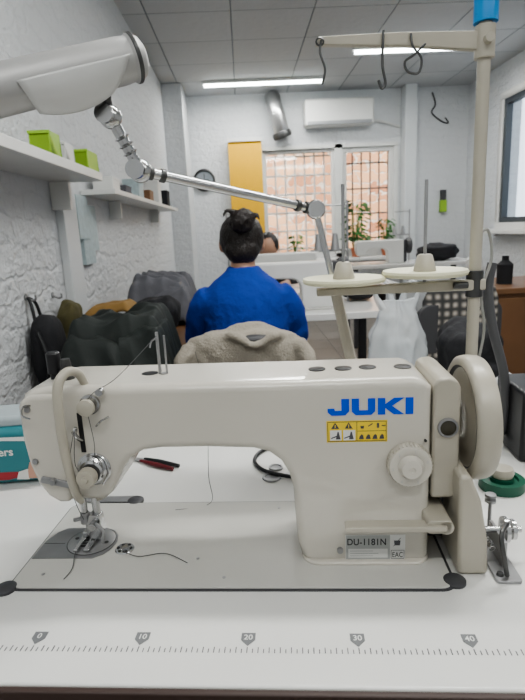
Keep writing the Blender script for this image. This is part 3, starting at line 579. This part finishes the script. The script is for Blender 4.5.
G().box((-.04,-.06,0),(.04,-.001,.14)).make('dispenser_body',LIME,gd,.008); G().box((-.03,-.055,.14),(.03,-.001,.26)).make('dispenser_top',DGREY,gd,.006)
# ================================================================= BACKGROUND TABLES & MACHINES
def table(name,x0,y0,x1,y1,label,z=TZ):
    e=thing(name,label,'table')
    G().box((x0,y0,z-.03),(x1,y1,z)).make('tabletop',WHITE,e,.003)
    for x in (x0+.05,x1-.05):
        for y in (y0+.05,y1-.05): G().box((x-.02,y-.02,0),(x+.02,y+.02,z-.03)).make('leg',DGREY,e,.003)
    return e
def small_machine(M,label):
    e=thing('sewing_machine',label,'sewing machine',M)
    G().ext(arm,.043,.140).make('machine_arm',WPL,e,.014,3)
    g=G(); g.ext(rrect(0,0,.476,.178,.014),.0004,.006,'z'); g.make('machine_bed',BEDM,e,.001,2)
    g=G(); g.lathe([(0,.508),(.014,.508),(.052,.514),(.062,.506),(.0725,.524),(.0725,.548),(.062,.554),(.02,.54),(0,.54)],(-.02,.089,.155),(1,0,0),32); g.make('hand_wheel',DGREY,e)
    G().box((.458,.05,.01),(.488,.13,.21)).make('belt_cover',DGREY,e,.005)
    G().cyl((.058,.084,.01),(.058,.084,.085),.003,n=10).make('needle_bar',CHROME,e)
    g=G(); g.cyl((.56,.22,0),(.56,.22,.48),.006,n=10); g.cyl((.42,.22,.25),(.56,.22,.25),.005,n=8); g.cyl((.42,.22,.46),(.56,.22,.46),.004,n=8)
    for x in (.42,.50): g.cyl((x,.22,.25),(x,.22,.256),.04,n=20); g.cyl((x,.22,.256),(x,.22,.33),.022,.012,n=16)
    g.make('thread_rod',STEEL,e)
    return e
table('sewing_table',-.24,2.22,.66,2.80,'white sewing table where the person works')
small_machine(T(-.06,2.34,TZ),'white sewing machine on the table of the seated person')
table('sewing_table',-.20,3.0,.95,3.5,'white sewing table with a machine and cloth'); small_machine(T(.47,3.42,TZ,180),'white sewing machine facing away on the second table')
table('sewing_table',.95,4.7,2.1,5.2,'white sewing table beside the window wall'); small_machine(T(1.0,4.78,TZ),'white sewing machine on a far table')
g=G(); g.ell((.62,3.22,.802),(.13,.10,.04),28,16,.8,.2,10,11); g.make('cloth_bundle',GREYC,label='grey cloth bundle on a white sewing table',cat='fabric')
g=G(); g.ell((.56,2.60,.792),(.075,.09,.03),28,16,.8,.2,10,12); g.make('cloth_bundle',DARKC,label='dark cloth bundle on a white sewing table',cat='fabric')
g=G(); g.ell((1.82,4.95,.842),(.18,.16,.08),32,20,.8,.2,8,14); g.make('cloth_bundle',DARKC,label='dark cloth heaped on the far white table',cat='fabric')
# bench with fabrics on left
bn=thing('work_bench','low wooden bench along the white wall piled with fabrics','bench')
G().box((-.65,1.50,.64),(-.26,3.4,.68)).make('bench_top',WOOD,bn,.004)
for x in (-.61,-.30):
    for y in (1.56,3.34): G().box((x-.02,y-.02,0),(x+.02,y+.02,.64)).make('leg',DGREY,bn,.003)
g=G()
def drape(x0,x1,y0,y1,top,seed,amp,n=46,fall=.16,tilt=.02):
    vs=[]
    for j in range(n+1):
        for i in range(n+1):
            u_,v_=i/n,j/n; x=x0+(x1-x0)*u_; y=y0+(y1-y0)*v_
            ex=max(0,abs(u_-.5)*2-.62)/.38; ey=max(0,abs(v_-.5)*2-.62)/.38
            z=top-fall*min(1.1,(ex**1.7+ey**1.7))+tilt*(u_-.5)
            q=Vector((x*4+seed,y*7,seed)); r=1-abs(noise.noise(q*1.6+Vector((0,x*5,0))))*2; z+=amp*(r-.5)+amp*.4*noise.noise(q*3.5)
            pl=.5*(1-abs(math.sin((x*1.0+y*.4)*34+seed+2*noise.noise(q))))
            vs.append((x+.012*noise.noise(q*3+Vector((9,9,9))),y+.012*noise.noise(q*3)-.016*pl*ey,max(z+.010*pl,.684)))
    g.add(vs,[(j*(n+1)+i,j*(n+1)+i+1,(j+1)*(n+1)+i+1,(j+1)*(n+1)+i) for j in range(n) for i in range(n)])
drape(-.63,-.24,1.62,1.98,.868,1,.024,70,fall=.20,tilt=.03); drape(-.60,-.36,1.56,1.84,.800,5,.022,50,fall=.12,tilt=-.04); drape(-.44,-.245,1.58,1.85,.830,12,.02,50,fall=.15,tilt=.02)
ob=g.make('folded_fabric',DGREEN,ang=180,label='dark green folded fabric heap on the bench',cat='fabric'); s_=ob.modifiers.new('solid','SOLIDIFY'); s_.thickness=.004
g=G(); drape(-.60,-.42,1.92,2.06,.880,8,.008,24,.03); ob=g.make('folded_cloth',MUST,ang=180,label='mustard cloth folded over the dark fabric heap',cat='fabric'); s_=ob.modifiers.new('solid','SOLIDIFY'); s_.thickness=.006
g=G(); drape(-.63,-.27,2.62,3.25,.90,21,.035,70,fall=.20,tilt=-.03); drape(-.50,-.27,2.56,2.95,.84,27,.03,50,fall=.15)
ob=g.make('clothes_pile',GREYC,ang=180,label='grey crumpled clothes heaped on the bench',cat='clothes'); s_=ob.modifiers.new('solid','SOLIDIFY'); s_.thickness=.008
g=G(); g.ell((-.40,2.33,.775),(.11,.15,.088),40,26,.8,.2,8,5); g.make('clothes_pile',DARKC,remesh=.010,sm=1,disp=.02,label='dark cloth bundle on the bench',cat='clothes')
g=G(); g.ell((-.712,2.12,.72),(.052,.10,.16),40,26,.7,.2,9,8); g.make('jacket',OLIVE,remesh=.008,sm=1,disp=.015,label='olive jacket hanging on the white wall',cat='jacket')
bp=thing('backpack','black backpack hanging on the white wall','backpack',T(-.765,1.86,.60))
g=G(); g.ell((.055,0,.13),(.052,.085,.14),40,26,.7,.06,8,2); g.make('backpack_body',DARKC,bp)
g=G(); g.ell((.10,.0,.08),(.02,.06,.06),28,18,.7); g.make('backpack_pocket',BLACK,bp)
g=G(); g.tube([(.03,-.03,.25),(.02,-.02,.31),(.005,0,.33),(.02,.02,.31),(.03,.03,.25)],.006,8); g.tube([(.05,-.07,.22),(.08,-.09,.12),(.06,-.08,.02)],.008,8); g.make('backpack_strap',BLACK,bp)
for y,z in ((1.86,.925),(2.12,.90)):
    g=G(); g.tube([(LX+.001,y,z+.01),(LX+.02,y,z-.002),(LX+.035,y,z),(LX+.036,y,z+.015)],.004,8); g.lathe([(0,.004),(.012,.004),(.012,0)],(LX,y,z+.01),(1,0,0),14); g.make('wall_hook',STEEL,label='small steel hook on the white wall',cat='hook')
# ================================================================= CHAIR + JACKET
def chair(M,label,c=DGREY):
    e=thing('chair',label,'chair',M)
    G().box((-.21,-.20,.43),(.21,.20,.47)).make('seat',c,e,.015,3)
    g=G(); g.ext(rrect(-.19,.58,.19,.79,.05),-.225,-.20); g.make('backrest',c,e,.008,3)
    for x in (-.16,.16): G().box((x-.012,-.215,.44),(x+.012,-.19,.62)).make('back_post',c,e,.003)
    for x in (-.18,.18):
        for y in (-.17,.17): G().cyl((x,y,.43),(x*1.08,y*1.08,0),.014,.012,n=12).make('leg',c,e)
    return e
chair(T(-.015,1.93,0),'dark office chair carrying a beige jacket')
jk=thing('jacket','beige fleece jacket draped over the chair back','jacket')
g=G()
g.loft([((-.015,1.712,.55),.185,.040),((-.015,1.712,.66),.20,.046),((-.015,1.71,.75),.205,.048),((-.015,1.712,.785),.18,.044),((-.015,1.712,.805),.12,.036)],32)
g.tube([(-.10,1.70,.785),(-.05,1.665,.795),(.02,1.652,.765),(.08,1.662,.792),(.115,1.70,.785)],[.012,.016,.014,.016,.012],12)
g.tube([(-.10,1.71,.790),(-.03,1.725,.812),(.05,1.725,.812),(.11,1.71,.790)],[.012,.016,.016,.012],12)
g.tube([(-.19,1.70,.765),(-.222,1.69,.70),(-.215,1.69,.60),(-.20,1.69,.5)],[.024,.03,.03,.028],12)
g.tube([(.16,1.70,.765),(.192,1.69,.70),(.185,1.69,.60),(.17,1.69,.5)],[.024,.03,.03,.028],12)
g.make('jacket_shell',BEIGE,jk,remesh=.008,sm=2,disp=.018,ds=.05)
g=G(); g.ell((.02,1.672,.778),(.065,.022,.018),28,16); g.make('collar_inside',DGREY,jk,label='dark inside of the collar opening')  # dark grey ellipsoid fills the collar opening
# ================================================================= PEOPLE
def person(M,label,top,hair,bun=True,pants=DARKC,bow=-14):
    e=thing('person',label,'person',M)   # origin: floor below the pelvis, facing +Y
    g=G()
    g.loft([((0,0,.47),.14,.11),((0,0,.56),.145,.11),((0,.01,.66),.115,.09),((0,.015,.78),.13,.10),((0,.02,.87),.145,.10),((0,.02,.925),.12,.08),((0,.03,.965),.06,.055),((0,.04,1.0),.046,.05),((0,.05,1.03),.045,.05)],24)
    def limb(p,r): g.tube(p,r,12,sub=5)
    for s in (-1,1):
        limb([(s*.135,.02,.89),(s*.178,.06,.78),(s*.190,.10,.70),(s*.17,.22,.76),(s*.11,.36,.80)],[.048,.043,.038,.034,.023])
        limb([(s*.08,.03,.52),(s*.11,.22,.53),(s*.12,.42,.50),(s*.12,.44,.30),(s*.12,.42,.09)],[.085,.08,.062,.052,.036])
        g.tube([(s*.12,.40,.05),(s*.12,.48,.04),(s*.12,.56,.03)],[.035,.036,.025],10)
        g.ell((s*.10,.385,.80),(.036,.045,.016))
        for k in range(4): g.tube([(s*(.075+.018*k),.41,.80),(s*(.073+.018*k),.445+.006*(k in(1,2)),.795),(s*(.073+.018*k),.465+.006*(k in(1,2)),.782)],[.0085,.008,.006],8)
        g.tube([(s*.070,.375,.797),(s*.052,.40,.79),(s*.050,.42,.782)],[.009,.009,.007],8)
    hM=Matrix.Rotation(rd(bow),3,'X'); C=Vector((0,.05,1.03))
    def H(p): return C+hM@(Vector(p)-C)-Vector((0,0,.012))
    g.ell(H((0,.065,1.105)),(.073,.090,.098),28,20,1,M=hM); g.ell(H((0,.105,1.06)),(.05,.05,.05),20,14)
    g.ell(H((0,.160,1.085)),(.012,.02,.018),12,8)
    for s in (-1,1): g.ell(H((s*.076,.06,1.09)),(.012,.02,.03),12,10); g.ell(H((s*.028,.148,1.105)),(.013,.01,.009),10,8)
    g.ell(H((0,.150,1.052)),(.022,.012,.007),12,8)
    g.make('body',SKIN,e,remesh=.007,sm=3)
    g=G()
    g.loft([((0,0,.50),.165,.135),((0,0,.58),.17,.14),((0,.01,.70),.158,.13),((0,.015,.80),.160,.125),((0,.02,.87),.162,.12),((0,.02,.91),.148,.105),((0,.02,.945),.112,.085),((0,.025,.975),.074,.068),((0,.03,.995),.058,.060)],32)
    for s in (-1,1):
        g.tube([(s*.118,.02,.888),(s*.158,.035,.84),(s*.178,.06,.775),(s*.190,.10,.705),(s*.172,.22,.765),(s*.118,.33,.80)],[.062,.060,.056,.054,.046,.032],18,sub=6)
    so=g.make('sweater',top,e,remesh=.007,sm=14,disp=.010,ds=.045,label='long-sleeved top')
    g=G()
    for a,b,cx,w_ in ((.86,.80,.0,.10),(.80,.74,.01,.12)):
        pass
    g=G()
    g.loft([((0,0,.46),.16,.13),((0,0,.52),.162,.135),((0,0,.60),.15,.12)],24)
    for s in (-1,1): g.tube([(s*.08,.03,.53),(s*.11,.22,.54),(s*.12,.42,.50),(s*.12,.44,.30),(s*.12,.42,.10)],[.098,.092,.074,.064,.055],14)
    g.make('trousers',pants,e,remesh=.012,sm=2)
    for s in (-1,1):
        g=G(); g.loft([((s*.12,.46,.0),.045,.11),((s*.12,.46,.03),.045,.11),((s*.12,.43,.07),.040,.07),((s*.12,.42,.10),.036,.04)],20); g.make('shoe',BLACK,e,.004)
    g=G()
    g.ell(H((0,.048,1.112)),(.084,.092,.092),40,28,1,.03,30,1,M=hM); g.ell(H((0,.01,1.060)),(.064,.050,.055),28,20,1,.04,30,2,M=hM)
    ho=g.make('hair',hair,e,remesh=.005,sm=2,disp=.004,ds=.012)
    if bun:
        g=G(); g.ell(H((.004,-.062,1.150)),(.046,.040,.044),40,28,1,.14,45,3)
        g.tube([H((.03,-.06,1.17)),H((.058,-.075,1.165)),H((.066,-.08,1.145))],[.011,.007,.003],8); g.tube([H((-.02,-.07,1.18)),H((-.048,-.085,1.182)),H((-.060,-.085,1.16))],[.011,.007,.003],8)
        g.make('hair_bun',hair,ho,remesh=.0045,sm=1,disp=.006,ds=.012,label='loose round bun')
        g=G(); P=[H((.004+.036*math.cos(a/12*6.283),-.034,1.146+.036*math.sin(a/12*6.283))) for a in range(13)]; g.tube(P,.006,8); g.make('hair_tie',BLACK,ho)
    return e
person(T(-.005,1.95,0),'person in bright blue sweatshirt seated sewing, dark hair in a bun',BLUEK,HAIR,bow=-12)
person(T(.175,3.95,0,180)@Matrix.Diagonal((.95,.95,.95,1)),'person in dark clothes behind a sewing machine, head bowed',DARKC,HAIR,False,bow=-52)
chair(T(.175,3.95,0,180),'dark chair under the person in dark clothes')
# ================================================================= RIGHT SIDE
table('side_table',.20,1.28,.80,1.68,'low white side table holding bags',.66)
bg_=thing('plastic_bag','white crumpled plastic carrier bag on the low table','plastic bag',T(.435,1.50,.661))
g=G(); K=[(0,.06,.04),(.02,.084,.060),(.05,.090,.066),(.10,.088,.060),(.14,.080,.048),(.18,.066,.034),(.21,.056,.022),(.235,.050,.014),(.250,.052,.010)]
rings=[]
for i in range(len(K)-1):
    for k in range(6):
        t_=k/6; a=K[i];b=K[i+1]; rings.append(((0,0,a[0]*(1-t_)+b[0]*t_),a[1]*(1-t_)+b[1]*t_,a[2]*(1-t_)+b[2]*t_))
g.loft(rings,140)
vv=[]
for v in g.v:
    p=Vector(v); st=Vector((p.x*24,p.y*24,p.z*7)); q=abs(noise.noise(st+Vector((3,1,2))))+.4*abs(noise.noise(p*26)); a=math.atan2(p.y,p.x); k_=min(1,p.z/.06); q2=math.sin(a*11+3*noise.noise(p*9)+p.z*6)*.035*k_
    vv.append((p.x*(1.08-.26*q*k_+q2)+.016*noise.noise(Vector((0,0,p.z*12))),p.y*(1.08-.26*q+q2),p.z+.010*noise.noise(Vector((p.x*14,p.y*14,p.z*6)))*k_))
g.v=vv
g.make('bag_body',BAGM,bg_,ang=180)
for P in ([(-.040,0,.225),(-.062,0,.262),(-.060,.0,.300),(-.036,0,.302),(-.022,0,.265),(-.014,0,.228)],[(.014,.005,.225),(.024,.005,.272),(.044,.005,.300),(.062,.005,.285),(.060,.005,.255),(.044,.005,.225)]): G().tube(P,[.014,.007,.005,.005,.007,.014],10).make('bag_handle',BAGM,bg_)
g=G(); g.ell((0,0,.078),(.055,.035,.066),24,16,.8,.2,14,4); g.make('bag_contents',mat('pale_cloth',(.45,.48,.50),.8),bg_)
g=G(); g.ell((.63,1.46,.755),(.085,.10,.09),48,30,.7,.18,9,4); g.make('shoulder_bag',DARKC,remesh=.008,sm=1,disp=.02,label='black soft bag on the low table',cat='bag')
g=G(); g.lathe([(0,0),(.016,0),(.017,.05),(.010,.06),(.010,.075),(0,.075)],(.315,1.50,.661),(0,0,1),20); g.make('spool',BLUEC,label='blue thread spool on the low table',cat='spool')
chair(T(.86,2.36,0,8),'dark chair with a checked cloth over its back')
g=G(); g.loft([((.889,2.145,.52),.17,.035),((.889,2.145,.66),.165,.034),((.889,2.145,.80),.16,.034),((.889,2.145,.85),.14,.025)],36)
g.v=[(x,y+.006*math.sin(x*90),z) for x,y,z in g.v]
g.make('checked_cloth',PLAID,label='grey checked cloth draped over a chair back',cat='cloth')
cb=thing('cabinet','brown wooden cabinet with paneled doors','cabinet',T(1.10,2.66,0))
G().box((0,0,0),(.9,.5,.74)).make('body',WOOD,cb,.004); G().box((-.02,-.02,.74),(.92,.52,.77)).make('cabinet_top',WOOD,cb,.004)
for i in range(2):
    d=G().box((.02+i*.44,-.018,.05),(.44+i*.44,-.001,.72)).make('door',WOOD,cb,.004); G().cyl((.40+i*.10,-.018,.40),(.40+i*.10,-.04,.40),.01,n=12).make('handle',STEEL,d)
for x,h,m,lb in ((1.25,.20,WPL,'white bottle on the wooden cabinet'),(1.42,.15,DARKC,'black tin on the wooden cabinet'),(1.6,.18,WOOD,'brown bottle on the wooden cabinet')):
    g=G(); g.lathe([(0,0),(.04,0),(.042,h*.7),(.018,h*.85),(.018,h),(0,h)],(x,2.85,.771),(0,0,1),20); g.make('bottle',m,label=lb,cat='bottle')
# ================================================================= CAMERA
def axes(p,r,y):
    f=Vector((-math.sin(y)*math.cos(p),math.cos(y)*math.cos(p),-math.sin(p))); rt=Vector((math.cos(y),math.sin(y),0)); up=rt.cross(f); c,s=math.cos(r),math.sin(r)
    return c*rt-s*up, s*rt+c*up, f
rt,up,f=axes(rd(13),rd(2.8),rd(-1.5))
cd=bpy.data.cameras.new('camera'); cd.sensor_fit='HORIZONTAL'; cd.sensor_width=36; cd.lens=36*526/525; cd.clip_start=.02
co=bpy.data.objects.new('camera',cd); COL.objects.link(co)
co.matrix_world=Matrix(((rt.x,up.x,-f.x,0),(rt.y,up.y,-f.y,0),(rt.z,up.z,-f.z,TZ+.3687),(0,0,0,1)))
cd.dof.use_dof=True; cd.dof.focus_distance=.62; cd.dof.aperture_fstop=16
bpy.context.scene.camera=co
